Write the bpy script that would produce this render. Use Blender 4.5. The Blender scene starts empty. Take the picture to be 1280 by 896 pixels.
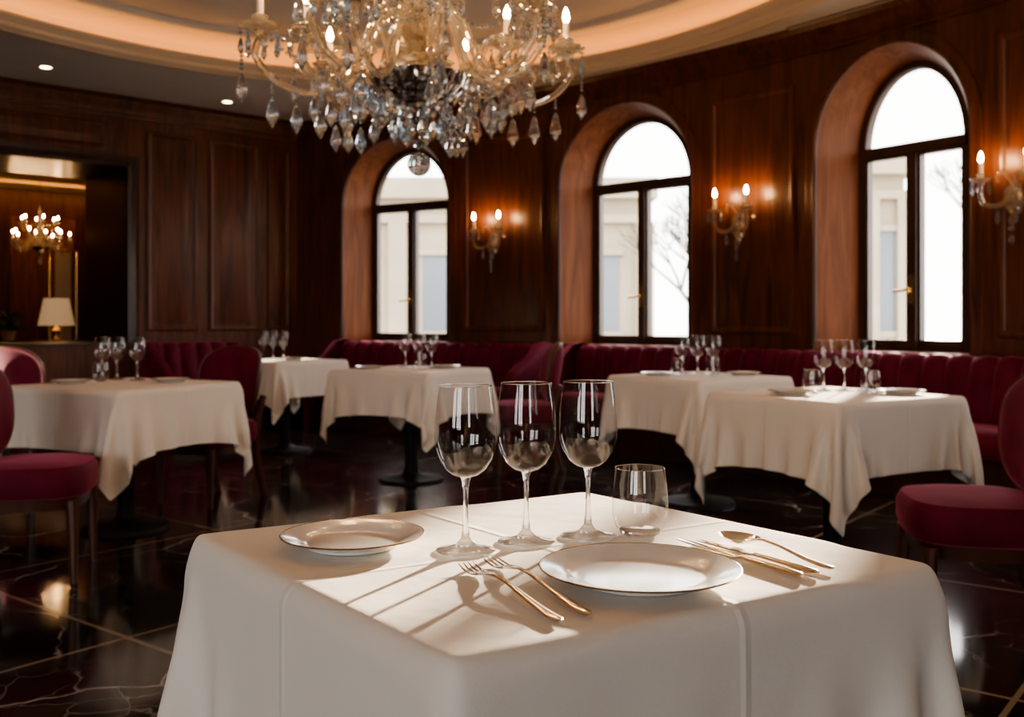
import bpy, bmesh, math, random
import numpy as np
from mathutils import Vector, Matrix
random.seed(4)
pi=math.pi
sc=bpy.context.scene
try: sc.view_settings.look='AgX - Medium High Contrast'
except Exception: pass

# ------------------------------------------------------------------ materials
def mat(name):
    m=bpy.data.materials.new(name); m.use_nodes=True
    nt=m.node_tree; nt.nodes.clear()
    o=nt.nodes.new('ShaderNodeOutputMaterial')
    return m,nt,o
def N(nt,t,**kw):
    n=nt.nodes.new(t)
    for k,v in kw.items():
        if k in n.inputs.keys(): n.inputs[k].default_value=v
        else: setattr(n,k,v)
    return n
def col(c): return (c[0],c[1],c[2],1)
def principled(name,c,rough=.5,metal=0,coat=0,sheen=0,spec=.5,sheen_tint=None):
    m,nt,o=mat(name); p=N(nt,'ShaderNodeBsdfPrincipled')
    p.inputs['Base Color'].default_value=col(c); p.inputs['Roughness'].default_value=rough
    p.inputs['Metallic'].default_value=metal; p.inputs['Coat Weight'].default_value=coat
    p.inputs['Coat Roughness'].default_value=.2
    p.inputs['Sheen Weight'].default_value=sheen; p.inputs['Specular IOR Level'].default_value=spec
    if sheen_tint: p.inputs['Sheen Tint'].default_value=col(sheen_tint)
    nt.links.new(p.outputs[0],o.inputs[0]); return m,nt,p
def noise_col(nt,p,c1,c2,scale=(5,5,5),nscale=1,detail=6,dist=0,bump=0,bumpd=.01,lo=.3,hi=.7,coord='Object'):
    tc=N(nt,'ShaderNodeTexCoord'); mp=N(nt,'ShaderNodeMapping'); mp.inputs['Scale'].default_value=scale
    nt.links.new(tc.outputs[coord],mp.inputs[0])
    nz=N(nt,'ShaderNodeTexNoise'); nz.inputs['Scale'].default_value=nscale; nz.inputs['Detail'].default_value=detail
    nz.inputs['Distortion'].default_value=dist
    nt.links.new(mp.outputs[0],nz.inputs['Vector'])
    cr=N(nt,'ShaderNodeValToRGB'); cr.color_ramp.elements[0].position=lo; cr.color_ramp.elements[1].position=hi
    cr.color_ramp.elements[0].color=col(c1); cr.color_ramp.elements[1].color=col(c2)
    nt.links.new(nz.outputs[0],cr.inputs[0]); nt.links.new(cr.outputs[0],p.inputs['Base Color'])
    if bump:
        b=N(nt,'ShaderNodeBump'); b.inputs['Strength'].default_value=bump; b.inputs['Distance'].default_value=bumpd
        nt.links.new(nz.outputs[0],b.inputs['Height']); nt.links.new(b.outputs[0],p.inputs['Normal'])
    return cr
def wood(name,c1,c2,rough=.32,sc_=(7,7,.7),coat=.25,spec=.5):
    m,nt,p=principled(name,c1,rough,coat=coat,spec=spec)
    noise_col(nt,p,c1,c2,scale=sc_,nscale=1.6,detail=8,dist=1.4,bump=.08,bumpd=.004)
    return m
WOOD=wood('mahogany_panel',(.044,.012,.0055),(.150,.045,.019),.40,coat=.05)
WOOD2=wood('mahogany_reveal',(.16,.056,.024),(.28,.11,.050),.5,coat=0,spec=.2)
WOODD=wood('dark_walnut',(.022,.008,.005),(.05,.019,.010),.3)
CHAIRW=wood('chair_mahogany',(.05,.017,.009),(.11,.038,.018),.42,coat=.05)
FRAME=wood('window_frame_walnut',(.034,.017,.010),(.070,.034,.020),.4,coat=.05)
BRASS,_,_=principled('brass',(.75,.5,.2),.25,1)
GOLD,nt,p=principled('champagne_silver',(.84,.73,.60),.17,1)
SILVER,nt,p=principled('polished_silver',(.82,.79,.74),.12,1)
IRON,_,_=principled('black_iron',(.012,.011,.011),.6,0,spec=.25)
VELVET,nt,p=principled('burgundy_velvet',(.12,.008,.03),.7,sheen=.5,spec=.2,sheen_tint=(.9,.25,.40))
p.inputs['Sheen Roughness'].default_value=.4
noise_col(nt,p,(.095,.005,.021),(.145,.010,.035),scale=(9,9,9),detail=3)
CEIL,nt,p=principled('painted_plaster',(.70,.66,.62),.7)
noise_col(nt,p,(.70,.67,.64),(.75,.72,.69),scale=(2,2,2))
CEILW,_,_=principled('warm_plaster_moulding',(.70,.58,.44),.6)
PORC,nt,p=principled('white_porcelain',(.80,.78,.75),.12,coat=.6)
PRIM,_,_=principled('plate_gilt_rim',(.35,.22,.12),.25,.7)
CANDLE,_,_=principled('candle_sleeve',(.85,.78,.65),.5)
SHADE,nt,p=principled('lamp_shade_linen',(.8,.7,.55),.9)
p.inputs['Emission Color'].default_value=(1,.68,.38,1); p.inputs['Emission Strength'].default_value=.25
CURT,_,_=principled('cream_curtain',(.75,.68,.58),.9)
LEAF,_,_=principled('leaf_green',(.07,.20,.04),.5)
POT,_,_=principled('ceramic_pot',(.6,.55,.5),.4)
FACADE,nt,p=principled('limestone_facade',(.40,.34,.26),.9); noise_col(nt,p,(.34,.28,.20),(.41,.35,.26),scale=(.7,.7,.7))
FWIN,_,_=principled('facade_window',(.16,.18,.20),.2)
BARK,_,_=principled('tree_bark',(.12,.10,.08),.9)
GRND,_,_=principled('pavement',(.42,.41,.39),.9)
ROOM2,_,_=principled('dim_wall_paint',(.28,.17,.10),.6)
def emis(name,c,s):
    m,nt,o=mat(name); e=N(nt,'ShaderNodeEmission'); e.inputs[0].default_value=col(c); e.inputs[1].default_value=s
    nt.links.new(e.outputs[0],o.inputs[0]); return m
BULB=emis('candle_bulb_glow',(1,.56,.24),300)
LAMPB=emis('lamp_bulb_glow',(1,.6,.3),40)
COVE=emis('cove_led_strip',(1,.44,.12),9.5)
DOWN=emis('downlight_lens',(1,.78,.5),20)
# tablecloth linen
LINEN,nt,p=principled('white_linen',(.82,.775,.72),.9,sheen=.05,spec=.1)
tc=N(nt,'ShaderNodeTexCoord')
wv=N(nt,'ShaderNodeTexNoise'); wv.inputs['Scale'].default_value=550; wv.inputs['Detail'].default_value=2
nt.links.new(tc.outputs['UV'],wv.inputs['Vector'])
w2=N(nt,'ShaderNodeTexNoise'); w2.inputs['Scale'].default_value=8; w2.inputs['Detail'].default_value=4
nt.links.new(tc.outputs['UV'],w2.inputs['Vector'])
sep=N(nt,'ShaderNodeSeparateXYZ'); nt.links.new(tc.outputs['UV'],sep.inputs[0])
def mth(nt,op,a=None,b=None,va=None,vb=None):
    n=N(nt,'ShaderNodeMath',operation=op)
    if a is not None: nt.links.new(a,n.inputs[0])
    elif va is not None: n.inputs[0].default_value=va
    if b is not None: nt.links.new(b,n.inputs[1])
    elif vb is not None: n.inputs[1].default_value=vb
    return n.outputs[0]
cre=None
for ax in (0,1):
    f=mth(nt,'SUBTRACT',sep.outputs[ax],vb=.5); f=mth(nt,'ABSOLUTE',f)
    f=mth(nt,'MULTIPLY',f,vb=-150.0); f=mth(nt,'ADD',f,vb=1.0); f=mth(nt,'MAXIMUM',f,vb=0.0)
    cre=f if cre is None else mth(nt,'ADD',cre,f)
cre=mth(nt,'MULTIPLY',cre,vb=1.0)
h=mth(nt,'MULTIPLY',wv.outputs[0],vb=.16)
h2=mth(nt,'MULTIPLY',w2.outputs[0],vb=3.6)
h=mth(nt,'ADD',h,cre); h=mth(nt,'ADD',h,h2)
b=N(nt,'ShaderNodeBump'); b.inputs['Strength'].default_value=.5; b.inputs['Distance'].default_value=.003
nt.links.new(h,b.inputs['Height']); nt.links.new(b.outputs[0],p.inputs['Normal'])
# marble
MARB,nt,p=principled('dark_marble',(.02,.015,.012),.09,coat=.2)
tc=N(nt,'ShaderNodeTexCoord'); mp=N(nt,'ShaderNodeMapping'); mp.inputs['Rotation'].default_value=(0,0,math.radians(38))
nt.links.new(tc.outputs['Object'],mp.inputs[0])
nz=N(nt,'ShaderNodeTexNoise'); nz.inputs['Scale'].default_value=1.6; nz.inputs['Detail'].default_value=6
nt.links.new(mp.outputs[0],nz.inputs['Vector'])
mx=N(nt,'ShaderNodeMixRGB'); mx.inputs[0].default_value=.35
nt.links.new(mp.outputs[0],mx.inputs[1]); nt.links.new(nz.outputs['Color'],mx.inputs[2])
def veins(scale,width,src):
    v=N(nt,'ShaderNodeTexVoronoi',feature='DISTANCE_TO_EDGE'); v.inputs['Scale'].default_value=scale
    nt.links.new(src,v.inputs['Vector'])
    r=N(nt,'ShaderNodeMapRange'); r.inputs['From Min'].default_value=0; r.inputs['From Max'].default_value=width
    r.inputs['To Min'].default_value=1; r.inputs['To Max'].default_value=0
    nt.links.new(v.outputs['Distance'],r.inputs['Value']); return r.outputs[0]
v1=veins(2.3,.015,mx.outputs[0]); v2=veins(6.5,.020,mx.outputs[0])
msk=N(nt,'ShaderNodeTexNoise'); msk.inputs['Scale'].default_value=1.1; nt.links.new(mp.outputs[0],msk.inputs['Vector'])
mr=N(nt,'ShaderNodeMapRange'); mr.inputs['From Min'].default_value=.46; mr.inputs['From Max'].default_value=.62; nt.links.new(msk.outputs[0],mr.inputs['Value'])
v2=mth(nt,'MULTIPLY',v2,mr.outputs[0]); v2=mth(nt,'MULTIPLY',v2,vb=.45)
m3=N(nt,'ShaderNodeTexNoise'); m3.inputs['Scale'].default_value=3.1; nt.links.new(mp.outputs[0],m3.inputs['Vector'])
mr3=N(nt,'ShaderNodeMapRange'); mr3.inputs['From Min'].default_value=.40; mr3.inputs['From Max'].default_value=.66; nt.links.new(m3.outputs[0],mr3.inputs['Value'])
v1=mth(nt,'MULTIPLY',v1,mr3.outputs[0])
vv=mth(nt,'MAXIMUM',v1,v2)
base=N(nt,'ShaderNodeValToRGB'); base.color_ramp.elements[0].color=(.006,.0045,.004,1); base.color_ramp.elements[1].color=(.028,.020,.016,1)
nt.links.new(nz.outputs[0],base.inputs[0])
c1=N(nt,'ShaderNodeMixRGB'); nt.links.new(vv,c1.inputs[0]); nt.links.new(base.outputs[0],c1.inputs[1]); c1.inputs[2].default_value=(.52,.50,.47,1)
sp=N(nt,'ShaderNodeSeparateXYZ'); nt.links.new(mp.outputs[0],sp.inputs[0])
ln=None
for ax in (0,1):
    f=mth(nt,'MULTIPLY',sp.outputs[ax],vb=1/1.25); f=mth(nt,'FRACT',f); f=mth(nt,'SUBTRACT',f,vb=.5); f=mth(nt,'ABSOLUTE',f)
    f=mth(nt,'LESS_THAN',f,vb=.007); ln=f if ln is None else mth(nt,'MAXIMUM',ln,f)
c2=N(nt,'ShaderNodeMixRGB'); nt.links.new(ln,c2.inputs[0]); nt.links.new(c1.outputs[0],c2.inputs[1]); c2.inputs[2].default_value=(.28,.22,.15,1)
nt.links.new(c2.outputs[0],p.inputs['Base Color'])
# thin glass (physically: straight transmission + grazing reflection)
def thin(name,base_f,edge,tint=(1,1,1)):
    m,nt,o=mat(name)
    lw=N(nt,'ShaderNodeLayerWeight'); lw.inputs[0].default_value=.5
    f=mth(nt,'POWER',lw.outputs['Facing'],vb=4.0); f=mth(nt,'MULTIPLY',f,vb=edge); f=mth(nt,'ADD',f,vb=base_f)
    t=N(nt,'ShaderNodeBsdfTransparent'); t.inputs[0].default_value=col(tint)
    g=N(nt,'ShaderNodeBsdfGlossy'); g.inputs['Roughness'].default_value=.0
    x=N(nt,'ShaderNodeMixShader'); nt.links.new(f,x.inputs[0]); nt.links.new(t.outputs[0],x.inputs[1]); nt.links.new(g.outputs[0],x.inputs[2])
    nt.links.new(x.outputs[0],o.inputs[0]); return m
THIN=thin('wine_glass_crystal',.10,.6,(.995,.995,.995))
PANE=thin('window_pane',.03,.3)
def glass(name,c,rough=0,mixt=0,ior=1.5,noisy=False,milk=0,mc=(.95,.87,.75)):
    m,nt,o=mat(name); g=N(nt,'ShaderNodeBsdfGlass'); g.inputs['Color'].default_value=col(c); g.inputs['Roughness'].default_value=rough; g.inputs['IOR'].default_value=ior
    if noisy:
        tc=N(nt,'ShaderNodeTexCoord'); nz=N(nt,'ShaderNodeTexNoise'); nz.inputs['Scale'].default_value=14
        nt.links.new(tc.outputs['Object'],nz.inputs['Vector'])
        cr=N(nt,'ShaderNodeValToRGB'); e=cr.color_ramp.elements
        e[0].position=.35; e[0].color=(.68,.84,1,1); e[1].position=.65; e[1].color=(1,.93,.85,1)
        nt.links.new(nz.outputs[0],cr.inputs[0]); nt.links.new(cr.outputs[0],g.inputs['Color'])
    t=N(nt,'ShaderNodeBsdfTransparent'); x=N(nt,'ShaderNodeMixShader'); x.inputs[0].default_value=mixt
    nt.links.new(g.outputs[0],x.inputs[1]); nt.links.new(t.outputs[0],x.inputs[2]); out=x.outputs[0]
    if milk:
        d=N(nt,'ShaderNodeBsdfDiffuse'); d.inputs[0].default_value=col(mc); tr=N(nt,'ShaderNodeBsdfTranslucent'); tr.inputs[0].default_value=col(mc)
        a=N(nt,'ShaderNodeMixShader'); nt.links.new(d.outputs[0],a.inputs[1]); nt.links.new(tr.outputs[0],a.inputs[2])
        y=N(nt,'ShaderNodeMixShader'); y.inputs[0].default_value=milk; nt.links.new(out,y.inputs[1]); nt.links.new(a.outputs[0],y.inputs[2]); out=y.outputs[0]
    nt.links.new(out,o.inputs[0]); return m
SOLID=glass('solid_clear_glass',(1,1,1),0,.15)
CRYS=glass('chandelier_crystal',(1,.965,.90),.02,.12,1.45,milk=.13)
DROP=glass('cut_crystal_drop',(1,1,1),0,.08,1.6,True,milk=.08,mc=(.9,.92,.95))

# ------------------------------------------------------------------ mesh builder
class B:
    def __init__(s): s.v=[];s.f=[];s.m=[];s.sm=[];s.mats=[]
    def mi(s,m):
        if m not in s.mats: s.mats.append(m)
        return s.mats.index(m)
    def add(s,vs,fs,m,smooth=True):
        o=len(s.v); s.v+= [tuple(x) for x in vs]; k=s.mi(m)
        for f in fs: s.f.append(tuple(i+o for i in f)); s.m.append(k); s.sm.append(smooth)
    def loft(s,rings,m,closed=True,cap=False,smooth=True):
        n=len(rings[0]); vs=[p for r in rings for p in r]; fs=[]
        for i in range(len(rings)-1):
            for j in range(n if closed else n-1):
                k=(j+1)%n; fs.append((i*n+j,i*n+k,(i+1)*n+k,(i+1)*n+j))
        if cap:
            fs.append(tuple(range(n))[::-1]); fs.append(tuple(range((len(rings)-1)*n,len(rings)*n)))
        s.add(vs,fs,m,smooth)
    def lathe(s,prof,m,c=(0,0,0),seg=32,rib=0,nrib=12,cap=False):
        rings=[]
        for r,z in prof:
            r=max(r,1e-5); ring=[]
            for i in range(seg):
                a=2*pi*i/seg; rr=r*(1+rib*math.cos(nrib*a))
                ring.append((c[0]+rr*math.cos(a),c[1]+rr*math.sin(a),c[2]+z))
            rings.append(ring)
        s.loft(rings,m,cap=cap)
    def tube(s,path,rad,m,seg=8,cap=True,flat=1.0):
        P=[Vector(p) for p in path]; n=len(P)
        if not hasattr(rad,'__len__'): rad=[rad]*n
        rings=[]; up=None
        for i in range(n):
            t=(P[min(i+1,n-1)]-P[max(i-1,0)]).normalized()
            if up is None:
                up=Vector((0,0,1)) if abs(t.z)<.9 else Vector((1,0,0))
            up=(up-t*up.dot(t)).normalized(); sd=t.cross(up)
            rings.append([tuple(P[i]+rad[i]*(math.cos(2*pi*k/seg)*sd+flat*math.sin(2*pi*k/seg)*up)) for k in range(seg)])
        s.loft(rings,m,cap=cap)
    def box(s,lo,hi,m,fn=None):
        c=[(x,y,z) for x in (lo[0],hi[0]) for y in (lo[1],hi[1]) for z in (lo[2],hi[2])]
        if fn: c=[fn(*q) for q in c]
        s.add(c,[(0,1,3,2),(4,6,7,5),(0,4,5,1),(2,3,7,6),(0,2,6,4),(1,5,7,3)],m,False)
    def sphere(s,c,r,m,seg=16,rz=None):
        rz=rz or r; k=seg//2
        s.lathe([(r*math.sin(pi*i/k),-rz*math.cos(pi*i/k)) for i in range(k+1)],m,c,seg)
    def obj(s,name,loc=(0,0,0),rot=0,recalc=True,parent=None,sharp=35,scale=None):
        me=bpy.data.meshes.new(name); me.from_pydata(s.v,[],s.f)
        for m in s.mats: me.materials.append(m)
        me.polygons.foreach_set('material_index',s.m); me.polygons.foreach_set('use_smooth',s.sm)
        if recalc:
            bm=bmesh.new(); bm.from_mesh(me); bmesh.ops.remove_doubles(bm,verts=bm.verts,dist=2e-5)
            bmesh.ops.recalc_face_normals(bm,faces=bm.faces); bm.to_mesh(me); bm.free()
        me.update(); me.set_sharp_from_angle(angle=math.radians(sharp))
        o=bpy.data.objects.new(name,me); sc.collection.objects.link(o); o.location=loc; o.rotation_euler=(0,0,rot)
        if scale: o.scale=scale
        if parent: o.parent=parent
        return o
def inst(o,name,loc,rot=0,scale=None):
    q=bpy.data.objects.new(name,o.data); sc.collection.objects.link(q); q.location=loc; q.rotation_euler=(0,0,rot)
    if scale: q.scale=scale
    return q

# ------------------------------------------------------------------ room geometry
CX,CY,RW=-7.47,-.136,12.28
def AP(th,x,n,z):      # th deg, x tangential metres (+ = nearer camera), n into room
    a=math.radians(th)-x/RW; R=RW-n
    return (CX+R*math.cos(a),CY+R*math.sin(a),z)
ZT=3.32; ZC=3.25; SILL=.86; SPR=2.30
TH0,TH1=65.5,-18
WINS=[(59.35,.97),(46.5,1.03),(34.9,.80),(22.9,.9)]
K0=Vector(AP(TH0,0,0,0)); LD=Vector((-.7345,-.6785,0)); LN=Vector((-.6785,.7345,0)) # along left wall / outward
def LP(t,n,z):  # n into room
    p=K0+LD*t-LN*n; return (p.x,p.y,z)

def curve(wh,h,sill,na=24):
    pts=[(-wh,sill),(-wh,(sill+SPR)/2)]
    pts+=[(-wh*math.cos(pi*i/na),SPR+h*math.sin(pi*i/na)) for i in range(na+1)]
    pts+=[(wh,(sill+SPR)/2),(wh,sill)]
    return pts
w=B()
cur=TH0
def fullstrip(b,t0,t1):
    n=max(1,int(math.radians(t0-t1)*RW/.2)); 
    r0=[AP(t0+(t1-t0)*i/n,0,0,0) for i in range(n+1)]; r1=[(p[0],p[1],ZT) for p in r0]
    b.loft([r0,r1],WOOD,closed=False)
for th,ww in WINS:
    wo=ww/2+.2; e=math.degrees(wo/RW)
    fullstrip(w,cur,th+e)
    c=curve(wo,.68,SILL)
    ar=c[2:-2]
    w.loft([[AP(th,x,0,0) for x,z in ar],[AP(th,x,0,SILL) for x,z in ar]],WOOD,closed=False)
    w.loft([[AP(th,x,0,z) for x,z in ar],[AP(th,x,0,ZT) for x,z in ar]],WOOD,closed=False)
    cur=th-e
fullstrip(w,cur,TH1)
w.obj('wall_right',recalc=False)
def panel(b,fn,s0,s1,z0,z1,m=WOOD):
    k=8
    prof=[(0,0),(0,.014),(.018,.022),(.035,.018),(.05,.004),(.09,.004),(.12,.012)]
    rings=[]
    for d,n in prof:
        r=[fn(s0+d+(s1-s0-2*d)*i/k,n,z0+d) for i in range(k+1)]+[fn(s1-d-(s1-s0-2*d)*i/k,n,z1-d) for i in range(k+1)]
        rings.append(r)
    b.loft(rings,m)
    d,n=prof[-1]
    b.loft([[fn(s0+d+(s1-s0-2*d)*i/k,n,z0+d) for i in range(k+1)],[fn(s0+d+(s1-s0-2*d)*i/k,n,z1-d) for i in range(k+1)]],m,closed=False)
def sweep(b,fn,s0,s1,prof,m,step=.25):
    n=max(1,int((s1-s0)/step))
    b.loft([[fn(s0+(s1-s0)*i/n,q[0],q[1]) for i in range(n+1)] for q in prof],m,closed=False)
ARC=lambda s,n,z: AP(TH0,s,n,z)
SL=math.radians(TH0-TH1)*RW
crown=[(0,3.05),(.02,3.05),(.025,3.075),(.015,3.085),(.02,3.13),(.045,3.17),(.055,3.21),(.09,3.24),(.09,3.26)]
basep=[(0,.16),(.02,.15),(.025,.02),(.025,0)]
b=B(); sweep(b,ARC,0,SL,crown,WOOD); b.obj('trim_1')
b=B(); sweep(b,ARC,0,SL,basep,WOODD); b.obj('baseboard_right')
# panels on the arc
b=B(); edges=[0]
for th,ww in WINS:
    s=math.radians(TH0-th)*RW; edges+= [s-ww/2-.2, s+ww/2+.2]
edges+=[edges[-1]+2.6,edges[-1]+2.6,edges[-1]+5.2,edges[-1]+5.2,SL]
for i in range(0,len(edges)-1,2):
    s0,s1=edges[i]+.19,edges[i+1]-.19
    if i==0: s0=.15
    if s1-s0>.35: panel(b,ARC,s0,s1,.97,2.86)
b.obj('wall_panelling_right')
# windows
for i,(th,ww) in enumerate(WINS):
    b=B(); wh=ww/2
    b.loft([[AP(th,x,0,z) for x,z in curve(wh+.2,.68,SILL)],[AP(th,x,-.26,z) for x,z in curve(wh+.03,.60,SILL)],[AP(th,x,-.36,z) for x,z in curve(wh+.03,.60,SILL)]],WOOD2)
    rr=[]
    for e,n in [(0,0),(0,.015),(.02,.024),(.05,.016),(.075,.02),(.09,.016),(.09,0)]:
        rr.append([AP(th,x,n,z) for x,z in curve(wh+.2+e,.68+e,SILL)])
    b.loft(rr,WOOD,closed=False)
    rr=[]
    for d,n in [(-.04,-.27),(.022,-.27),(.03,-.285),(.03,-.34),(-.04,-.34)]:
        rr.append([AP(th,x,n,z) for x,z in curve(wh-d,.58-d,SILL+d)])
    b.loft(rr,FRAME)
    f=lambda x,n,z: AP(th,x,n,z)
    b.box((-wh,-.345,SPR-.04),(wh,-.255,SPR+.03),FRAME,f)
    b.box((-.036,-.345,SILL),(.036,-.25,SPR),FRAME,f)
    for sx in (-1,1):
        a0,a1=(.036,wh-.026)
        for (p,q) in ((a0,a0+.018),(a1-.018,a1)):
            x0,x1=sorted((sx*p,sx*q)); b.box((x0,-.335,SILL+.04),(x1,-.275,SPR-.04),FRAME,f)
        x0,x1=sorted((sx*a0,sx*a1)); b.box((x0,-.335,SILL+.03),(x1,-.275,SILL+.08),FRAME,f); b.box((x0,-.335,SPR-.06),(x1,-.275,SPR-.04),FRAME,f)
    b.box((-.014,-.25,1.20),(.014,-.235,1.40),BRASS,f)
    b.tube([AP(th,0,-.24,1.30),AP(th,0,-.20,1.30),AP(th,-.02,-.195,1.29),AP(th,-.1,-.195,1.285)],.011,BRASS)
    cc=curve(wh-.03,.55,SILL+.03)
    b.add([AP(th,x,-.31,z) for x,z in cc],[tuple(range(len(cc)))],PANE,False)
    b.obj('window_%d'%(i+1))
    L=bpy.data.lights.new('portal','AREA'); L.shape='RECTANGLE'; L.size=ww+.1; L.size_y=2.15; L.cycles.is_portal=True
    o=bpy.data.objects.new('window_portal_light',L); sc.collection.objects.link(o); o.location=AP(th,0,-.40,1.88)
    d=Vector(AP(th,0,1,0))-Vector(AP(th,0,0,0)); o.rotation_euler=d.to_track_quat('-Z','Y').to_euler()

# planar wall with holes
def planar(b,fn,s0,s1,z0,z1,holes,m):
    S=sorted(set([s0,s1]+[h for H in holes for h in H[:2]])); Z=sorted(set([z0,z1]+[h for H in holes for h in H[2:]]))
    for i in range(len(S)-1):
        for j in range(len(Z)-1):
            a=(S[i]+S[i+1])/2; c=(Z[j]+Z[j+1])/2
            if any(H[0]<a<H[1] and H[2]<c<H[3] for H in holes): continue
            b.add([fn(S[i],0,Z[j]),fn(S[i+1],0,Z[j]),fn(S[i+1],0,Z[j+1]),fn(S[i],0,Z[j+1])],[(0,1,2,3)],m,False)
T0,T1,ZO=1.88,3.75,2.57
LEN=6.0
b=B(); planar(b,LP,0,LEN,0,ZT,[(T0,T1,SILL,ZO)],WOOD)
b.box((T0-.0,-1.12,SILL-.02),(T1,0.03,SILL),WOODD,LP)   # ledge
for (a,c) in ((T0-.01,T0),(T1,T1+.01)): b.box((a,-1.12,SILL),(c,0,ZO),WOODD,LP)
b.box((T0,-1.12,ZO),(T1,0,ZO+.01),WOODD,LP)
b.obj('wall_left',recalc=False)
b=B(); 
panel(b,LP,.08,.36,.97,2.95); panel(b,LP,.455,1.03,.97,2.95); panel(b,LP,1.16,1.69,.97,2.95); panel(b,LP,4.0,4.8,.97,2.95); panel(b,LP,5.0,5.8,.97,2.95)
panel(b,LP,T0+.2,T1-.2,2.72,2.98)
b.obj('wall_panelling_left')
b=B(); sweep(b,LP,0,LEN,crown,WOOD); b.obj('trim_2')
b=B(); sweep(b,LP,0,LEN,basep,WOODD); b.obj('baseboard_left')
b=B(); rr=[]
for e,n in [(0,-.05),(0,.02),(.03,.035),(.08,.02),(.11,.03),(.11,0)]:
    rr.append([LP(T0-e,n,SILL),LP(T0-e,n,ZO+e),LP(T1+e,n,ZO+e),LP(T1+e,n,SILL)])
b.loft(rr,WOODD,closed=False,smooth=False); b.obj('trim_3')
E0=Vector(LP(LEN,0,0)); E1=Vector(AP(TH1,0,0,0))
W2=lambda s,n,z:(E0.x+n,E0.y-s,z)
b=B(); planar(b,W2,0,E0.y-E1.y,0,ZT,[],WOOD)
for k in range(6): panel(b,W2,.3+k*1.8,1.9+k*1.8,.97,2.9)
b.obj('wall_rear_left')
W3=lambda s,n,z:(E0.x+s,E1.y+n,z)
WL=E1.x-E0.x
holes=[(.9,2.8,.6,2.9),(3.4,5.3,.6,2.9),(7.8,8.7,.8,2.9)]  # unseen window openings, added behind the camera for soft fill on the near table
b=B(); planar(b,W3,0,WL,0,ZT,holes,WOOD); b.obj('wall_back')
for i,H in enumerate(holes):
    b=B()
    for (x0,x1,z0,z1) in ((H[0],H[0]+.07,H[2],H[3]),(H[1]-.07,H[1],H[2],H[3]),(H[0],H[1],H[2],H[2]+.07),(H[0],H[1],H[3]-.07,H[3]),((H[0]+H[1])/2-.04,(H[0]+H[1])/2+.04,H[2],H[3]),(H[0],H[1],2.3,2.37)):
        b.box((x0,-.1,z0),(x1,0.0,z1),FRAME,W3)
    b.obj('window_%d'%(5+i))
    L=bpy.data.lights.new('portal','AREA'); L.shape='RECTANGLE'; L.size=H[1]-H[0]; L.size_y=H[3]-H[2]; L.cycles.is_portal=True
    o=bpy.data.objects.new('window_portal_light',L); sc.collection.objects.link(o); o.location=W3((H[0]+H[1])/2,-.14,(H[2]+H[3])/2); o.rotation_euler=Vector((0,1,0)).to_track_quat('-Z','Y').to_euler()

# floor
b=B(); b.add([(-11,-4.1,0),(5.2,-4.1,0),(5.2,13,0),(-3,17.5,0),(-11,17.5,0)],[(0,1,2,3,4)],MARB,False); b.obj('floor',recalc=False)

# ceiling with elliptical tray
poly=[Vector(AP(TH0+(TH1-TH0)*i/120,0,-.12,0)).to_2d() for i in range(121)]
poly+=[Vector((E0.x-.1,E1.y-.1)),Vector((E0.x-.1,E0.y)),Vector((K0.x-.05,K0.y+.1))]
EC=Vector((-1.0,4.5)); EA,EB=3.45,4.65
def hit(d):
    best=None
    for i in range(len(poly)):
        p=poly[i]; q=poly[(i+1)%len(poly)]; e=q-p
        den=d.x*e.y-d.y*e.x
        if abs(den)<1e-9: continue
        r=p-EC; t=(r.x*e.y-r.y*e.x)/den; u=(r.x*d.y-r.y*d.x)/den
        if t>0 and -1e-6<=u<=1+1e-6 and (best is None or t<best): best=t
    return best
NS=192
def ell(off,z):
    return [(EC.x+(EA-off)*math.cos(2*pi*i/NS),EC.y+(EB-off)*math.sin(2*pi*i/NS),z) for i in range(NS)]
outer=[]
for i in range(NS):
    d=Vector((EA*math.cos(2*pi*i/NS),EB*math.sin(2*pi*i/NS))).normalized(); t=hit(d); outer.append((EC.x+d.x*t,EC.y+d.y*t,ZC))
b=B()
b.loft([outer,ell(-.12,ZC)],CEIL)
b.loft([ell(-.12,ZC),ell(-.12,ZC-.015),ell(-.09,ZC-.03),ell(-.05,ZC-.03),ell(-.03,ZC-.01),ell(0,ZC),ell(0,ZC+.03),ell(.02,ZC+.04),ell(.035,ZC+.06),ell(.05,ZC+.07),ell(.05,ZC+.09),ell(.03,ZC+.09),ell(.0,ZC+.04),ell(-.2,ZC+.04)],CEILW)
b.loft([ell(-.2,ZC+.04),ell(-.2,ZC+.15),ell(-.17,ZC+.21),ell(-.08,ZC+.25),ell(.05,ZC+.27)],CEILW)
b.loft([ell(.05,ZC+.27),ell(.22,ZC+.27),ell(.23,ZC+.245),ell(.28,ZC+.245),ell(.31,ZC+.28),ell(.45,ZC+.29)],CEIL)
ring=ell(.45,ZC+.29); b.add(ring,[tuple(range(NS))],CEIL,False)
b.obj('ceiling',recalc=False)
b=B(); b.loft([ell(-.12,ZC+.055),ell(-.08,ZC+.055),ell(-.08,ZC+.07),ell(-.12,ZC+.07),ell(-.12,ZC+.055)],COVE); b.obj('cove_light_strip')
for (x,y) in [(-4.0,8.58),(-2.83,9.94),(-5.6,6.5),(3.2,4.6)]:
    b=B(); b.lathe([(.045,.0),(.045,-.004),(.06,-.006),(.062,0)],CEILW,seg=24); b.lathe([(0,-.001),(.045,-.001)],DOWN,seg=24)
    b.obj('recessed_downlight',(x,y,ZC))
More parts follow.
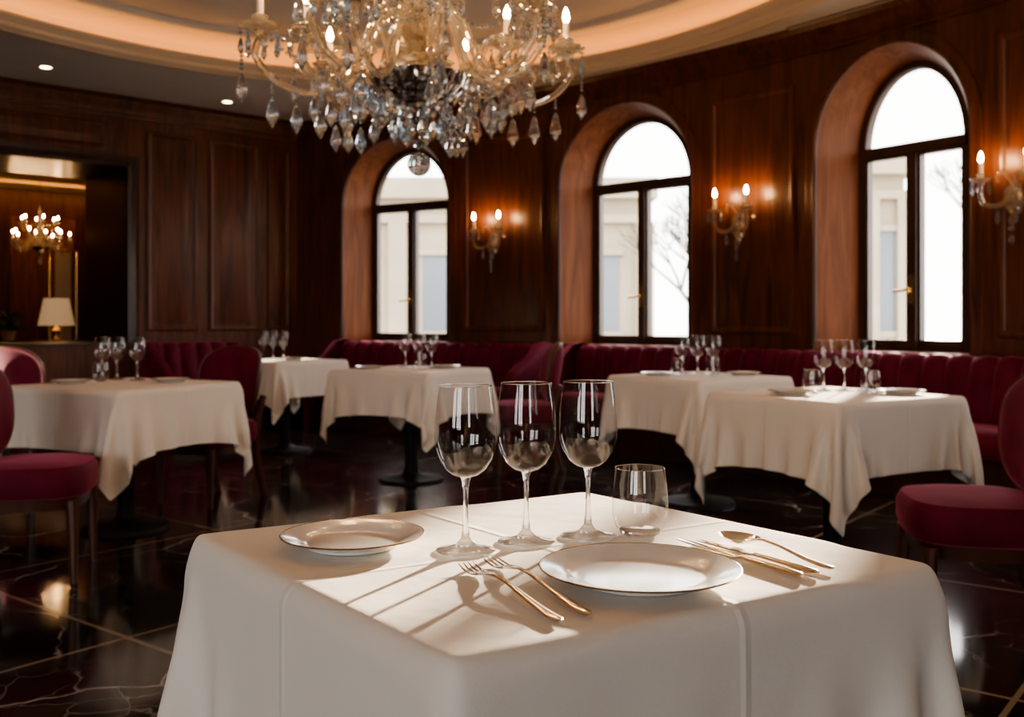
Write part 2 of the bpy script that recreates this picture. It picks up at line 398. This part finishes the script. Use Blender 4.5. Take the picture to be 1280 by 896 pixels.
for (x,y,th,l) in [(2.38,7.0,36,.55),(1.02,8.75,47,.35)]:
    b=B(); b.box((-.025,-l,-.006),(.025,l,0),IRON)
    for k in (-1,0,1): b.box((k*.015-.002,-l,-.010),(k*.015+.002,l,-.004),CEILW)
    b.obj('ceiling_air_vent',(x,y,ZC),math.radians(th))

# ------------------------------------------------------------------ banquettes
def banquette(fn,s0,s1,name,ends=(True,True)):
    b=B(); n=int((s1-s0)/.0185)
    prof=[(.02,.80,0),(.05,.845,.3),(.10,.86,.7),(.15,.85,.9),(.18,.81,1),(.20,.74,1),(.215,.65,1),(.235,.52,1),(.25,.46,.5),(.26,.455,.1),(.45,.465,.12),(.62,.465,.12),(.68,.45,.1),(.705,.41,.1),(.70,.34,.05),(.68,.30,0)]
    rings=[]
    for q in prof:
        r=[]
        for i in range(n+1):
            s=s0+(s1-s0)*i/n; ph=(s-s0)/.17
            d=.05*(abs(math.sin(pi*ph))**.6)*q[2]
            r.append(fn(s,q[0]+d,q[1]+ (d*.45-.012 if q[1]>.79 else 0)))
        rings.append(r)
    b.loft(rings,VELVET,closed=False)
    k=max(2,int((s1-s0)/.3))
    b.loft([[fn(s0+(s1-s0)*i/k,q[0],q[1]) for i in range(k+1)] for q in [(.68,.30),(.63,.30),(.63,0)]],WOODD,closed=False,smooth=False)
    for e,(s,dr) in zip(ends,((s0,-1),(s1,1))):
        if not e: continue
        rings=[]
        for off,sh in ((0,0),(.05,0),(.085,.012),(.10,.04)):
            pr=[(.0+sh,.0),(.0+sh,.80),(.04+sh,.865-sh),(.14,.88-sh),(.26-sh,.865-sh),(.42-sh,.74-sh),(.62-sh,.64-sh),(.70-sh,.58-sh),(.72-sh,.45),(.72-sh,0)]
            rings.append([fn(s+dr*off,p[0],p[1]) for p in pr])
        b.loft(rings,VELVET,closed=True); 
        b.add(rings[-1],[tuple(range(len(rings[-1])))],VELVET,False)
    return b.obj(name,sharp=50)
def s_of(th): return math.radians(TH0-th)*RW
banquette(ARC,s_of(48.2),s_of(8),'banquette_sofa')
banquette(ARC,.75,s_of(50.3),'banquette_sofa')
banquette(LP,.75,1.72,'banquette_sofa',(False,True))

# ------------------------------------------------------------------ sconces
def flame(b,c,h=.055,r=.012):
    b.lathe([(0,0),(r*.6,h*.08),(r,h*.32),(r*.8,h*.6),(r*.3,h*.88),(0,h)],BULB,c,12)
def drop(b,c,r,l,m=DROP,seg=6):  # hangs from c downwards
    b.loft([[(c[0]+rr*math.cos(2*pi*i/seg),c[1]+rr*math.sin(2*pi*i/seg),c[2]-zz) for i in range(seg)] for rr,zz in ((1e-4,0),(r*.45,l*.14),(r,l*.60),(r*.85,l*.72),(1e-4,l))],m,smooth=False)
def bead(b,c,r,m=DROP): 
    b.loft([[(c[0]+rr*math.cos(2*pi*i/6),c[1]+rr*math.sin(2*pi*i/6),c[2]+zz) for i in range(6)] for rr,zz in ((1e-4,-r),(r,-r*.3),(r,r*.3),(1e-4,r))],m,smooth=False)
def cup(b,c,s=1.0,candle=.075):
    x,y,z=c
    b.lathe([(0,-.03*s),(.008*s,-.028*s),(.014*s,-.012*s),(.03*s,0),(.05*s,.008*s),(.052*s,.013*s),(.03*s,.008*s),(.012*s,.004*s),(.016*s,.02*s),(.022*s,.035*s),(.02*s,.037*s),(.0,.03*s)],CRYS,c,18,rib=.05,nrib=9)
    b.lathe([(.0115,.02*s),(.0115,.02*s+candle),(.0,.02*s+candle)],CANDLE,c,12)
    flame(b,(x,y,z+.02*s+candle),.058,.0125)
def spline(pts,n=24):
    P=[np.array(p,float) for p in pts]; P=[2*P[0]-P[1]]+P+[2*P[-1]-P[-2]]; out=[]
    for i in range(1,len(P)-2):
        for k in range(n//(len(P)-3)+1):
            t=k/(n//(len(P)-3)+1)
            a,b_,c,d=P[i-1],P[i],P[i+1],P[i+2]
            out.append(.5*((2*b_)+(-a+c)*t+(2*a-5*b_+4*c-d)*t*t+(-a+3*b_-3*c+d)*t**3))
    out.append(P[-2]); return [tuple(o) for o in out]
b=B()  # local: x along wall, -y into room
b.lathe([(0,-.03),(.03,-.02),(.045,.02),(.045,.06),(.025,.09),(0,.1)],CRYS,(0,-.045,-.04),16)
b.lathe([(0,-.11),(.03,-.09),(.04,-.02),(.03,.06),(.0,.09)],SILVER,(0,-.008,0),16)
b.lathe([(0,-.16),(.012,-.15),(.02,-.12),(.008,-.10),(.03,-.06),(.035,-.04),(.01,-.02)],CRYS,(0,-.06,0),14)
for sx in (-1,1):
    b.tube(spline([(0,-.05,.0),(sx*.05,-.09,-.05),(sx*.11,-.12,-.04),(sx*.13,-.13,.02),(sx*.125,-.13,.05)]),.013,CRYS)
    cup(b,(sx*.125,-.13,.08),1.0,.075)
    for k in range(6):
        a=2*pi*k/6; q=(sx*.125+.048*math.cos(a),-.13+.048*math.sin(a),.08); bead(b,(q[0],q[1],q[2]-.008),.007); drop(b,(q[0],q[1],q[2]-.014),.012,.06)
    b.tube(spline([(0,-.05,.05),(sx*.04,-.07,.12),(sx*.07,-.08,.10),(sx*.06,-.08,.07)]),.008,CRYS)
bead(b,(0,-.06,-.17),.018); drop(b,(0,-.06,-.185),.016,.07)
drop(b,(.05,-.1,-.07),.015,.08); drop(b,(-.05,-.1,-.07),.015,.08)
SB=b
first=None
for th in (53.45,40.85,30.6,17,5):
    p=AP(th,0,.0,1.84); 
    rot=math.radians(th)-pi/2
    if first is None: first=SB.obj('wall_sconce',p,rot,scale=(1.2,)*3)
    else: inst(first,'wall_sconce',p,rot,scale=(1.2,)*3)

# ------------------------------------------------------------------ chandeliers
def chandelier(name,loc,n1=12,n2=6,ztop=1.9,scale=1.0,seg=8,dense=True):
    b=B()
    b.lathe([(0,-.30),(.02,-.29),(.03,-.27),(.015,-.25),(.03,-.235)],SILVER,seg=18)
    b.sphere((0,0,-.43),.042,DROP,20); bead(b,(0,0,-.365),.018); b.tube([(0,0,-.39),(0,0,-.24)],.004,SILVER,6)
    b.lathe([(.03,-.235),(.07,-.225),(.12,-.20),(.155,-.165),(.170,-.125),(.163,-.12),(.10,-.115),(.04,-.115)],SILVER,seg=64,rib=.035,nrib=16)
    b.lathe([(.03,-.12),(.05,-.10),(.11,-.085),(.12,-.075),(.05,-.06),(.03,-.04),(.05,.0),(.065,.04),(.05,.08),(.03,.10),(.05,.13),(.09,.15),(.10,.16),(.05,.165),(.028,.19),(.04,.25),(.05,.31),(.035,.36),(.025,.38),(.05,.40),(.08,.42),(.05,.43),(.025,.46),(.03,.52),(.04,.58),(.02,.64),(.012,.68)],CRYS,seg=24,rib=.06,nrib=8)
    b.tube([(0,0,-.2),(0,0,ztop)],.008,SILVER,8)
    b.lathe([(.07,ztop),(.07,ztop-.02),(.03,ztop-.05),(.0,ztop-.07)],SILVER,seg=24)
    def arm(a,pts,r):
        ca,sa=math.cos(a),math.sin(a)
        b.tube([(p[0]*ca,p[0]*sa,p[1]) for p in spline(pts,32)],r,CRYS,seg)
    def pendants(a,r,z,num,rad,l,chain):
        ca,sa=math.cos(a),math.sin(a)
        for k in range(num):
            aa=a+2*pi*k/num; x=r*ca+rad*math.cos(aa); y=r*sa+rad*math.sin(aa)
            for j in range(chain): bead(b,(x,y,z-.008-.014*j),.0065)
            drop(b,(x,y,z-.008-.014*chain),l*.20,l)
    for i in range(n1):
        a=2*pi*(i+.5)/n1; big=(i%2==0); k=1.0 if big else .80; dz=0 if big else .06
        arm(a,[(.03,.02),(.08,.08),(.15,.07),(.20,-.03),(.27*k,-.15+dz),(.37*k,-.20+dz),(.48*k,-.17+dz),(.555*k,-.09+dz),(.54*k,-.02+dz)],.0125)
        arm(a,[(.28*k,-.15+dz),(.32*k,-.08+dz),(.38*k,-.06+dz),(.42*k,-.10+dz),(.39*k,-.14+dz)],.007)
        cup(b,(.54*k*math.cos(a),.54*k*math.sin(a),dz),1.3,.08)
        if dense:
            pendants(a,.54*k,dz+.008,7,.063,.06,2)
            pendants(a,.60*k,-.07+dz,1,0,.10,5)
            pendants(a,.50*k,-.17+dz,1,0,.11,3)
            pendants(a,.42*k,-.20+dz,1,0,.11,2)
            pendants(a,.34*k,-.20+dz,1,0,.11,3 if big else 5)
            pendants(a,.26*k,-.14+dz,1,0,.10,6)
        else:
            pendants(a,.54*k,dz,3,.05,.07,1); pendants(a,.40*k,-.19+dz,1,0,.09,1)
    for i in range(n2):
        a=2*pi*(i+.1)/n2
        arm(a,[(.04,.20),(.10,.30),(.18,.30),(.24,.20),(.31,.20),(.345,.27),(.34,.31)],.010)
        cup(b,(.34*math.cos(a),.34*math.sin(a),.33),1.0,.065)
        if dense: pendants(a,.34,.33,6,.048,.05,1); pendants(a,.27,.19,1,0,.08,1)
    if dense:
        for (r,z,n,l,ch) in ((.150,-.20,12,.085,2),(.085,-.235,7,.09,2),(.10,.155,10,.05,2),(.08,.41,10,.05,2)):
            for k in range(n):
                a=2*pi*(k+.5)/n; pendants(a,r,z,1,0,l,ch)
        for i in range(n1):
            a0=2*pi*(i+.5)/n1; a1=2*pi*(i+1.5)/n1; r0=.54*(1 if i%2==0 else .8); r1=.54*(1 if i%2==1 else .8); z0=(0 if i%2==0 else .06); z1=.06-z0
            for j in range(1,16):
                t=j/16; a=a0+(a1-a0)*t; r=(r0+(r1-r0)*t)*(1-.12*math.sin(pi*t)); bead(b,(r*math.cos(a),r*math.sin(a),z0+(z1-z0)*t-.085*math.sin(pi*t)),.007)
    return b.obj(name,loc,scale=(scale,)*3,recalc=True)
chandelier('crystal_chandelier',(-.325,3.5,2.055),ztop=ZC+.29-2.055)
chandelier('crystal_chandelier',(-5.78,12.245,2.06),n1=10,ztop=(3.05-2.06)/.62,scale=.62,seg=6,dense=False)

# ------------------------------------------------------------------ second room behind opening
RP=lambda t,d,z:(K0.x+LD.x*t+LN.x*d,K0.y+LD.y*t+LN.y*d,z)
b=B(); planar(b,lambda s,n,z:RP(s,1.12,z),-1,6,0,3.1,[(T0,T1,SILL,ZO)],ROOM2); b.obj('wall_annex_front',recalc=False)
b=B(); planar(b,lambda s,n,z:RP(s,6,z),-1,6,0,3.1,[],WOOD)
for k in range(6): panel(b,lambda s,n,z:RP(s,6-n,z),-.8+k*1.1,.1+k*1.1,.5,2.6,WOOD2 if k%2 else WOOD)
b.obj('wall_annex_back')
b=B(); planar(b,lambda s,n,z:RP(-1,s,z),1.12,6,0,3.1,[],WOOD)
for k in range(4): panel(b,lambda s,n,z:RP(-1+n,s,z),1.3+k*1.15,2.3+k*1.15,.5,2.6,WOOD)
b.obj('wall_annex_side')
b=B(); planar(b,lambda s,n,z:RP(6,s,z),1.12,6,0,3.1,[],ROOM2); b.obj('wall_annex_end',recalc=False)
b=B(); planar(b,lambda s,n,z:RP(s,z,3.05),-1,6,1.12,6,[],CEILW)
b.box((-.6,1.6,2.93),(5.6,1.75,3.0),CEILW,RP); b.box((-.6,5.3,2.93),(5.6,5.45,3.0),CEILW,RP); b.obj('ceiling_annex')
b=B(); b.box((-.5,5.5,2.96),(5.5,5.54,2.99),COVE,RP); b.box((-.5,1.52,2.96),(5.5,1.56,2.99),COVE,RP); b.obj('annex_cove_strip')
b=B(); b.box((.9,3.5,.78),(2.4,3.95,.82),WOODD,RP); b.box((.95,3.55,.62),(2.35,3.9,.78),WOODD,RP)
for t in (1.0,2.3):
    for d in (3.58,3.87): b.box((t-.025,d-.025,0),(t+.025,d+.025,.62),WOODD,RP)
b.obj('console_table')
b=B(); rows=[]
for z in (.02,1.0,2.05): rows.append([RP(.62+.22*i/24,5.2+.03*math.sin(i*1.6),z) for i in range(25)])
b.loft(rows,CURT,closed=False); b.tube([RP(.55,5.2,2.07),RP(.92,5.2,2.07)],.014,BRASS); b.tube([RP(.55,5.2,2.07),RP(.55,5.2,0)],.014,BRASS); b.tube([RP(.92,5.2,2.07),RP(.92,5.2,0)],.014,BRASS); b.obj('curtain_screen')
lp=RP(1.315,3.72,.82)
b=B(); b.lathe([(0,0),(.07,0),(.075,.015),(.03,.03),(.02,.06),(.05,.10),(.055,.13),(.02,.17),(.01,.2),(.01,.24)],BRASS,seg=20); b.lathe([(.22,.19),(.15,.54)],SHADE,seg=28); b.sphere((0,0,.32),.03,LAMPB,10)
b.obj('table_lamp',lp)
pp=RP(1.889,3.72,.82); b=B(); b.lathe([(0,0),(.06,0),(.09,.12),(.085,.13),(.07,.11)],POT,seg=18)
for k in range(90):
    a=random.uniform(0,2*pi); r=random.uniform(.03,.22); z=random.uniform(.15,.36); q=Vector((r*math.cos(a),r*math.sin(a),z)); s_=Vector((-math.sin(a),math.cos(a),0))*.026; u=Vector((math.cos(a),math.sin(a),.6))*.045
    b.add([q-u,q+s_,q+u,q-s_],[(0,1,2,3)],LEAF); b.tube([(0,0,.1),tuple(q)],.002,LEAF,4)
b.obj('potted_plant',pp,recalc=False)

# ------------------------------------------------------------------ tablecloth: position based drape
def drape(a,hang,n,steps,seed,iters=14):
    rng=np.random.RandomState(seed)
    L=a+hang; g=np.linspace(-L,L,n); X,Y=np.meshgrid(g,g,indexing='ij'); d=g[1]-g[0]
    P=np.stack([X,Y,np.full_like(X,.006)],-1)+rng.normal(0,.0004,(n,n,3)); V=np.zeros_like(P); dt=1/60
    r=.008; bx=a-r
    def con(A,Bq,rest,k):
        D=Bq-A; l=np.sqrt((D*D).sum(-1,keepdims=True))+1e-9; c=D*((l-rest)/l)*(.5*k); A+=c; Bq-=c
    def bend(A,Bq,rest,k):
        D=Bq-A; l=np.sqrt((D*D).sum(-1,keepdims=True))+1e-9; return D*((l-rest)/l)*(.5*k)
    for it in range(steps):
        V[...,2]-=9.8*dt; V*= .97 if it<steps*.75 else .85
        if it<60: V[...,:2]+=rng.normal(0,.01,(n,n,2))
        Q=P+V*dt
        for k in range(iters):
            for s in (0,1):
                m=(n-s)//2*2
                con(Q[s:s+m:2],Q[s+1:s+m:2],d,1.0); con(Q[:,s:s+m:2],Q[:,s+1:s+m:2],d,1.0)
                A=Q[s:s+m:2]; C=Q[s+1:s+m:2]
                con(A[:,:-1],C[:,1:],d*1.41421,.35); con(A[:,1:],C[:,:-1],d*1.41421,.35)
            for st,kk in ((2,.07),(4,.02)):
                c=bend(Q[:-st],Q[st:],st*d,kk); Q[:-st]+=c; Q[st:]-=c
                c=bend(Q[:,:-st],Q[:,st:],st*d,kk); Q[:,:-st]+=c; Q[:,st:]-=c
            q=np.stack([np.abs(Q[...,0])-bx,np.abs(Q[...,1])-bx,Q[...,2]+r],-1)
            qm=np.maximum(q,0); l=np.sqrt((qm*qm).sum(-1)); dist=l-r-.003
            sg=np.stack([np.sign(Q[...,0]),np.sign(Q[...,1]),np.ones((n,n))],-1)
            out=(l>1e-6)&(dist<0)
            push=np.where(out[...,None],qm*sg/np.maximum(l,1e-6)[...,None]*(-dist)[...,None],0)
            Q+=push
            deep=(l<=1e-6); Q[...,2]=np.where(deep,.003,Q[...,2])
            top=(Q[...,2]>-.006)&(q[...,0]<0)&(q[...,1]<0)
            Q[...,:2]=np.where(top[...,None],Q[...,:2]*.3+P[...,:2]*.7,Q[...,:2])
        V=(Q-P)/dt; P=Q
    return P
TA=.42; HG=.285; CN=77
SIM=[drape(TA,HG,CN,260,s) for s in (1,7)]
def cloth(name,loc,U,Vv,zs,k,lev=1,rotk=0):
    P=SIM[k]; n=CN
    if rotk==1: P=np.stack([-P[...,1],P[...,0],P[...,2]],-1)
    if rotk==2: P=P*np.array([-1,-1,1])
    vs=[]
    for i in range(n):
        for j in range(n):
            x,y,z=P[i,j]; vs.append((x/TA*U[0]+y/TA*Vv[0],x/TA*U[1]+y/TA*Vv[1],z*zs))
    fs=[(i*n+j,(i+1)*n+j,(i+1)*n+j+1,i*n+j+1) for i in range(n-1) for j in range(n-1)]
    me=bpy.data.meshes.new(name); me.from_pydata(vs,[],fs); me.materials.append(LINEN)
    uv=me.uv_layers.new(name='UVMap')
    for p in me.polygons:
        p.use_smooth=True
        for li in p.loop_indices:
            vi=me.loops[li].vertex_index; uv.data[li].uv=((vi//n)/(n-1),(vi%n)/(n-1))
    me.update(); o=bpy.data.objects.new(name,me); sc.collection.objects.link(o); o.location=loc
    s=o.modifiers.new('hem','SOLIDIFY'); s.thickness=.0015; s.offset=-1
    s=o.modifiers.new('smooth','SUBSURF'); s.levels=lev; s.render_levels=lev
    return o
TH=.75
def table(c,U,V,k,lev=1,rotk=0,zs=.8):
    b=B(); U3=Vector((*U,0)); V3=Vector((*V,0))
    f=lambda x,y,z: tuple(U3*x*.94+V3*y*.94+Vector((0,0,z)))
    b.box((-1,-1,TH-.035),(1,1,TH-.006),WOODD,f)
    b.lathe([(.03,TH-.035),(.10,TH-.04),(.045,TH-.07),(.04,.12),(.05,.06),(.08,.035),(.21,.02),(.22,.0),(.0,.0)],IRON,seg=32)
    b.obj('dining_table',(c[0],c[1],0))
    cloth('tablecloth',(c[0],c[1],TH),U,V,zs,k,lev,rotk)
table((.043,1.440),(.326,.198),(-.222,.295),0,2,0,1.0)
def uv(ang,side): 
    a=math.radians(ang); return (side/2*math.cos(a),side/2*math.sin(a)),(-side/2*math.sin(a),side/2*math.cos(a))
table((-2.0,5.18),*uv(63.5,.84),1,1,0,.90)
table((-1.87,8.25),*uv(50,.74),0,1,1,.86)
table((-.68,6.74),*uv(62,.80),1,1,2,.86)
table((1.10,5.90),*uv(35,.78),0,1,2,.9)
table((1.43,4.46),*uv(30,.80),1,1,1,.92)

# ------------------------------------------------------------------ tableware
ZT_=TH+.0045
b=B()
b.lathe([(0,.0),(.041,.0),(.0425,.0012),(.040,.0028),(.028,.0045),(.014,.009),(.0065,.018),(.0042,.035),(.0036,.06),(.0038,.085),(.0058,.098),(.0075,.1035),(0,.1045)],SOLID,seg=40)
b.lathe([(.0075,.1035),(.018,.107),(.029,.1155),(.038,.130),(.0430,.147),(.0442,.162),(.0428,.190),(.0398,.213),(.0372,.2325)],THIN,seg=48)
b.lathe([(.0372,.2325),(.0378,.2330),(.0372,.2336),(.0366,.2330),(.0372,.2325)],SOLID,seg=48)
WG=b.obj('wine_glass',(-.0655,1.413,ZT_),recalc=True)
b=B()
b.lathe([(0,0),(.024,0),(.030,.0035),(.031,.008),(.022,.010),(0,.0105)],SOLID,seg=40)
b.lathe([(.029,.003),(.0365,.012),(.0415,.030),(.0430,.048),(.0415,.072),(.0375,.101)],THIN,seg=48)
b.lathe([(.0375,.101),(.0381,.1015),(.0375,.102),(.0369,.1015),(.0375,.101)],SOLID,seg=48)
TG=b.obj('water_tumbler',(.194,1.518,ZT_))
for p in [(.021,1.469),(.1145,1.507),(-2.25,5.5),(-2.16,5.47),(-2.03,5.42),(-2.12,8.55),(-2.03,8.5),(-1.93,8.45),(-.74,6.95),(-.64,6.9),(-.55,6.85),(1.03,6.05),(1.12,6.03),(1.21,6.01),(1.44,4.62),(1.535,4.62),(1.635,4.62)]:
    inst(WG,'wine_glass',(p[0],p[1],ZT_))
for p in [(-2.18,5.3),(-.62,6.75),(.98,5.92),(1.18,5.88),(1.35,4.50),(1.60,4.46)]:
    inst(TG,'water_tumbler',(p[0],p[1],ZT_))
def plate(R):
    b=B()
    b.lathe([(0,.003),(R*.55,.003),(R*.58,0),(R*.62,.0),(R*.64,.004),(R*.80,.010),(R*.97,.0155),(R*.995,.0165)],PORC,seg=72)
    b.lathe([(R*.995,.0165),(R,.0178),(R*.99,.0186),(R*.975,.0182)],PRIM,seg=72)
    b.lathe([(R*.975,.0182),(R*.82,.0135),(R*.70,.0090),(R*.66,.0065),(R*.6,.0055),(0,.0055)],PORC,seg=72)
    return b
PL=plate(.1266).obj('dinner_plate',(.160,1.256,ZT_)); BP=plate(.104).obj('bread_plate',(-.230,1.446,ZT_))
for p in [(-2.27,5.15),(-1.80,5.28),(-.95,6.7),(-.45,6.8),(.86,5.88),(1.38,5.95),(1.23,4.40),(1.72,4.42),(-1.8,8.25)]:
    inst(BP,'bread_plate',(p[0],p[1],ZT_))
def sect(b,L,m,seg=12):
    b.loft([[(x,hw*math.cos(2*pi*k/seg),z+ht*math.sin(2*pi*k/seg)) for k in range(seg)] for x,z,hw,ht in L],m,cap=True)
def place(b,name,p,q,z=ZT_):
    return b.obj(name,(p[0],p[1],z),math.atan2(q[1]-p[1],q[0]-p[0]))
def fork(L):
    b=B(); k=L/.28
    sect(b,[(0,.004,.002,.0012),(.004*k,.004,.0065,.002),(.02*k,.004,.0080,.0024),(.05*k,.005,.0062,.0023),(.10*k,.009,.0042,.0022),(.15*k,.013,.0032,.0022),(.18*k,.013,.0034,.002),(.195*k,.011,.0075,.0016),(.205*k,.009,.0115,.0014),(.215*k,.0075,.0128,.0013)],GOLD)
    for i in range(4):
        y=(i-1.5)*.0070
        b.loft([[(x*k,y*w_+hw*math.cos(2*pi*c/8),z+ht*math.sin(2*pi*c/8)) for c in range(8)] for x,z,hw,ht,w_ in [(.213,.0075,.0028,.0013,1),(.228,.005,.0021,.0012,1.02),(.245,.0035,.0019,.0011,1.02),(.265,.0045,.0016,.001,1.0),(.28,.008,.0006,.0005,.98)]],SILVER,cap=True)
    return b
place(fork(.267),'dinner_fork',(.0514,1.070),(-.061,1.312)); place(fork(.280),'dinner_fork',(.085,1.093),(-.0325,1.352))
def knife(L):
    b=B()
    sect(b,[(0,.005,.003,.002),(.004,.005,.0065,.0036),(.03,.005,.0072,.0042),(.08,.005,.0058,.0038),(.105,.005,.005,.0034),(.112,.005,.0055,.0036)],GOLD)
    sect(b,[(.110,.005,.004,.0018),(.125,.004,.0085,.0012),(.18,.0035,.0095,.001),(L-.03,.0035,.0088,.0009),(L-.01,.0035,.006,.0007),(L,.0035,.001,.0004)],SILVER)
    return b
place(knife(.255),'table_knife',(.364,1.254),(.242,1.4775)); place(knife(.235),'table_knife',(.388,1.268),(.270,1.470))
b=B(); k=.78
sect(b,[(x*k,z,hw,ht) for x,z,hw,ht in [(0,.004,.002,.0012),(.004,.004,.0065,.002),(.02,.004,.0075,.0024),(.06,.006,.0055,.0022),(.12,.013,.0036,.0022),(.165,.0155,.0032,.0022),(.180,.014,.0045,.0018),(.190,.0125,.0075,.0012)]],GOLD)
rings=[]
for ri in range(11):
    s=ri/10
    rings.append([( .181+ s*.036*math.cos(a), s*.0245*math.sin(a)*(1-.14*math.cos(a)), .0012+.011*s*s) for a in [2*pi*c/36 for c in range(36)]])
b.loft(rings,SILVER); b.loft([[ (p[0],p[1],p[2]-.0012) for p in r] for r in rings],SILVER); b.loft([rings[-1],[(p[0],p[1],p[2]-.0012) for p in rings[-1]]],SILVER)
place(b,'table_spoon',(.414,1.290),(.328,1.450),ZT_+.0012)

# ------------------------------------------------------------------ chairs
def chair():
    b=B()
    def se(w_,d_,z,n=40,e=3.2,yo=0):
        return [(w_*math.copysign(abs(math.cos(a))**(2/e),math.cos(a)), yo+d_*math.copysign(abs(math.sin(a))**(2/e),math.sin(a)),z) for a in [2*pi*i/n for i in range(n)]]
    b.loft([se(.20,.19,.30),se(.215,.205,.30),se(.222,.212,.345),se(.21,.20,.35)],CHAIRW,smooth=False)
    b.loft([se(.215,.205,.345),se(.24,.228,.355),se(.25,.238,.39),se(.25,.238,.45),se(.235,.222,.478),se(.18,.17,.490),se(.09,.085,.495),se(.001,.001,.496)],VELVET)
    for sx in (-1,1):
        b.tube([(sx*.195,.185,.34),(sx*.198,.19,.25),(sx*.202,.195,0)],[.028,.024,.015],CHAIRW,10)
        b.tube(spline([(sx*.19,-.27,0),(sx*.185,-.215,.2),(sx*.185,-.20,.38),(sx*.19,-.215,.5),(sx*.20,-.245,.62)],12),.0215,CHAIRW,10)
    zc,hw,hh=.70,.235,.215
    def bk(s,a,t):
        e=2.7; x=hw*s*math.copysign(abs(math.cos(a))**(2/e),math.cos(a)); z=hh*s*math.copysign(abs(math.sin(a))**(2/e),math.sin(a))
        x*=1+.10*z/hh
        return (x,-.235+1.3*x*x-.16*(z)+t,zc+z)
    A=[2*pi*i/44 for i in range(44)]
    for sg,th in ((1,.040),(-1,.030)):
        b.loft([[bk(s,a,sg*(.010+th*(1-s**4)**.6)) for a in A] for s in (1.0,.97,.9,.78,.6,.4,.2,.01)],VELVET)
    b.loft([[bk(1.0+.035*math.cos(c),a,.018*math.sin(c)) for a in A] for c in [2*pi*i/10 for i in range(11)]],CHAIRW)
    return b
CH=chair().obj('dining_chair',(-2.03,4.26,0),math.radians(-78))
# rot: local +y is the facing direction
for x,y,ang in [(-2.85,5.95,-110),(-1.81,5.98,152),(.08,7.25,95),(1.58,3.42,80)]:
    inst(CH,'dining_chair',(x,y,0),math.radians(ang))

# ------------------------------------------------------------------ outside
b=B(); b.add([(-60,-60,-.6),(80,-60,-.6),(80,90,-.6),(-60,90,-.6)],[(0,1,2,3)],GRND,False); b.obj('ground_outside',recalc=False)
def building(x0,x1,y,h,name):
    b=B(); b.box((x0,y,-.6),(x1,y+6,h),FACADE); b.box((x0-.3,y-.35,h-.5),(x1+.3,y+6,h),FACADE); b.box((x0-.15,y-.18,h-1.1),(x1+.15,y,h-.9),FACADE)
    n=max(1,int((x1-x0)/1.9)); st=(x1-x0)/n
    for i in range(n+1): b.box((x0+i*st-.22,y-.2,-.6),(x0+i*st+.22,y,h-1.1),FACADE)
    for i in range(n):
        c=x0+(i+.5)*st; b.box((c-.4,y-.03,.8),(c+.4,y,h-1.9),FWIN); b.box((c-.5,y-.12,.65),(c+.5,y,.8),FACADE); b.box((c-.5,y-.12,h-1.9),(c+.5,y,h-1.75),FACADE)
    return b.obj(name)
building(-9,3.3,25,4.6,'stone_building'); building(8.9,9.8,25,5.2,'stone_building')
def tree(loc,h,seed):
    rr=random.Random(seed); b=B()
    def br(p,d,l,r,dep):
        q=p+d*l; mid=p+d*l*.5+Vector((rr.uniform(-.05,.05),rr.uniform(-.05,.05),0))*l
        b.tube([tuple(p),tuple(mid),tuple(q)],[r,r*.85,r*.65],BARK,5,cap=False)
        if dep==0: return
        for k in range(3):
            nd=(d+Vector((rr.uniform(-.75,.75),rr.uniform(-.75,.75),rr.uniform(-.1,.5)))).normalized(); br(q,nd,l*rr.uniform(.62,.8),r*.6,dep-1)
    br(Vector((0,0,0)),Vector((0,0,1)),h*.25,.10,5); b.obj('bare_tree',loc,recalc=False)
tree((4.4,22,-.6),6,3); tree((10.9,23,-.6),7,5); tree((6.6,30,-.6),7,8)

# ------------------------------------------------------------------ light
wd=bpy.data.worlds.new('overcast_sky'); sc.world=wd; wd.use_nodes=True
bg=wd.node_tree.nodes['Background']; bg.inputs[0].default_value=(1,.98,.95,1); bg.inputs[1].default_value=7.4
L=bpy.data.lights.new('sun','SUN'); L.energy=30; L.angle=math.radians(1.3); L.color=(1,.83,.62)
o=bpy.data.objects.new('sun',L); sc.collection.objects.link(o)
el=math.radians(11.5); dh=Vector((.435,.90,0)).normalized(); sd=Vector((dh.x*math.cos(el),dh.y*math.cos(el),math.sin(el)))
o.rotation_euler=(-sd).to_track_quat('-Z','Y').to_euler(); o.location=(14,30,9)

# ------------------------------------------------------------------ camera
cam=bpy.data.cameras.new('camera'); co=bpy.data.objects.new('camera',cam); sc.collection.objects.link(co); sc.camera=co
co.location=(0,0,1.08); co.rotation_euler=(pi/2,0,0)
cam.sensor_width=36; cam.lens=1250*36/1280; cam.shift_y=-48/1280; cam.clip_start=.05; cam.clip_end=300
cam.dof.use_dof=True; cam.dof.focus_distance=1.40; cam.dof.aperture_fstop=6.3
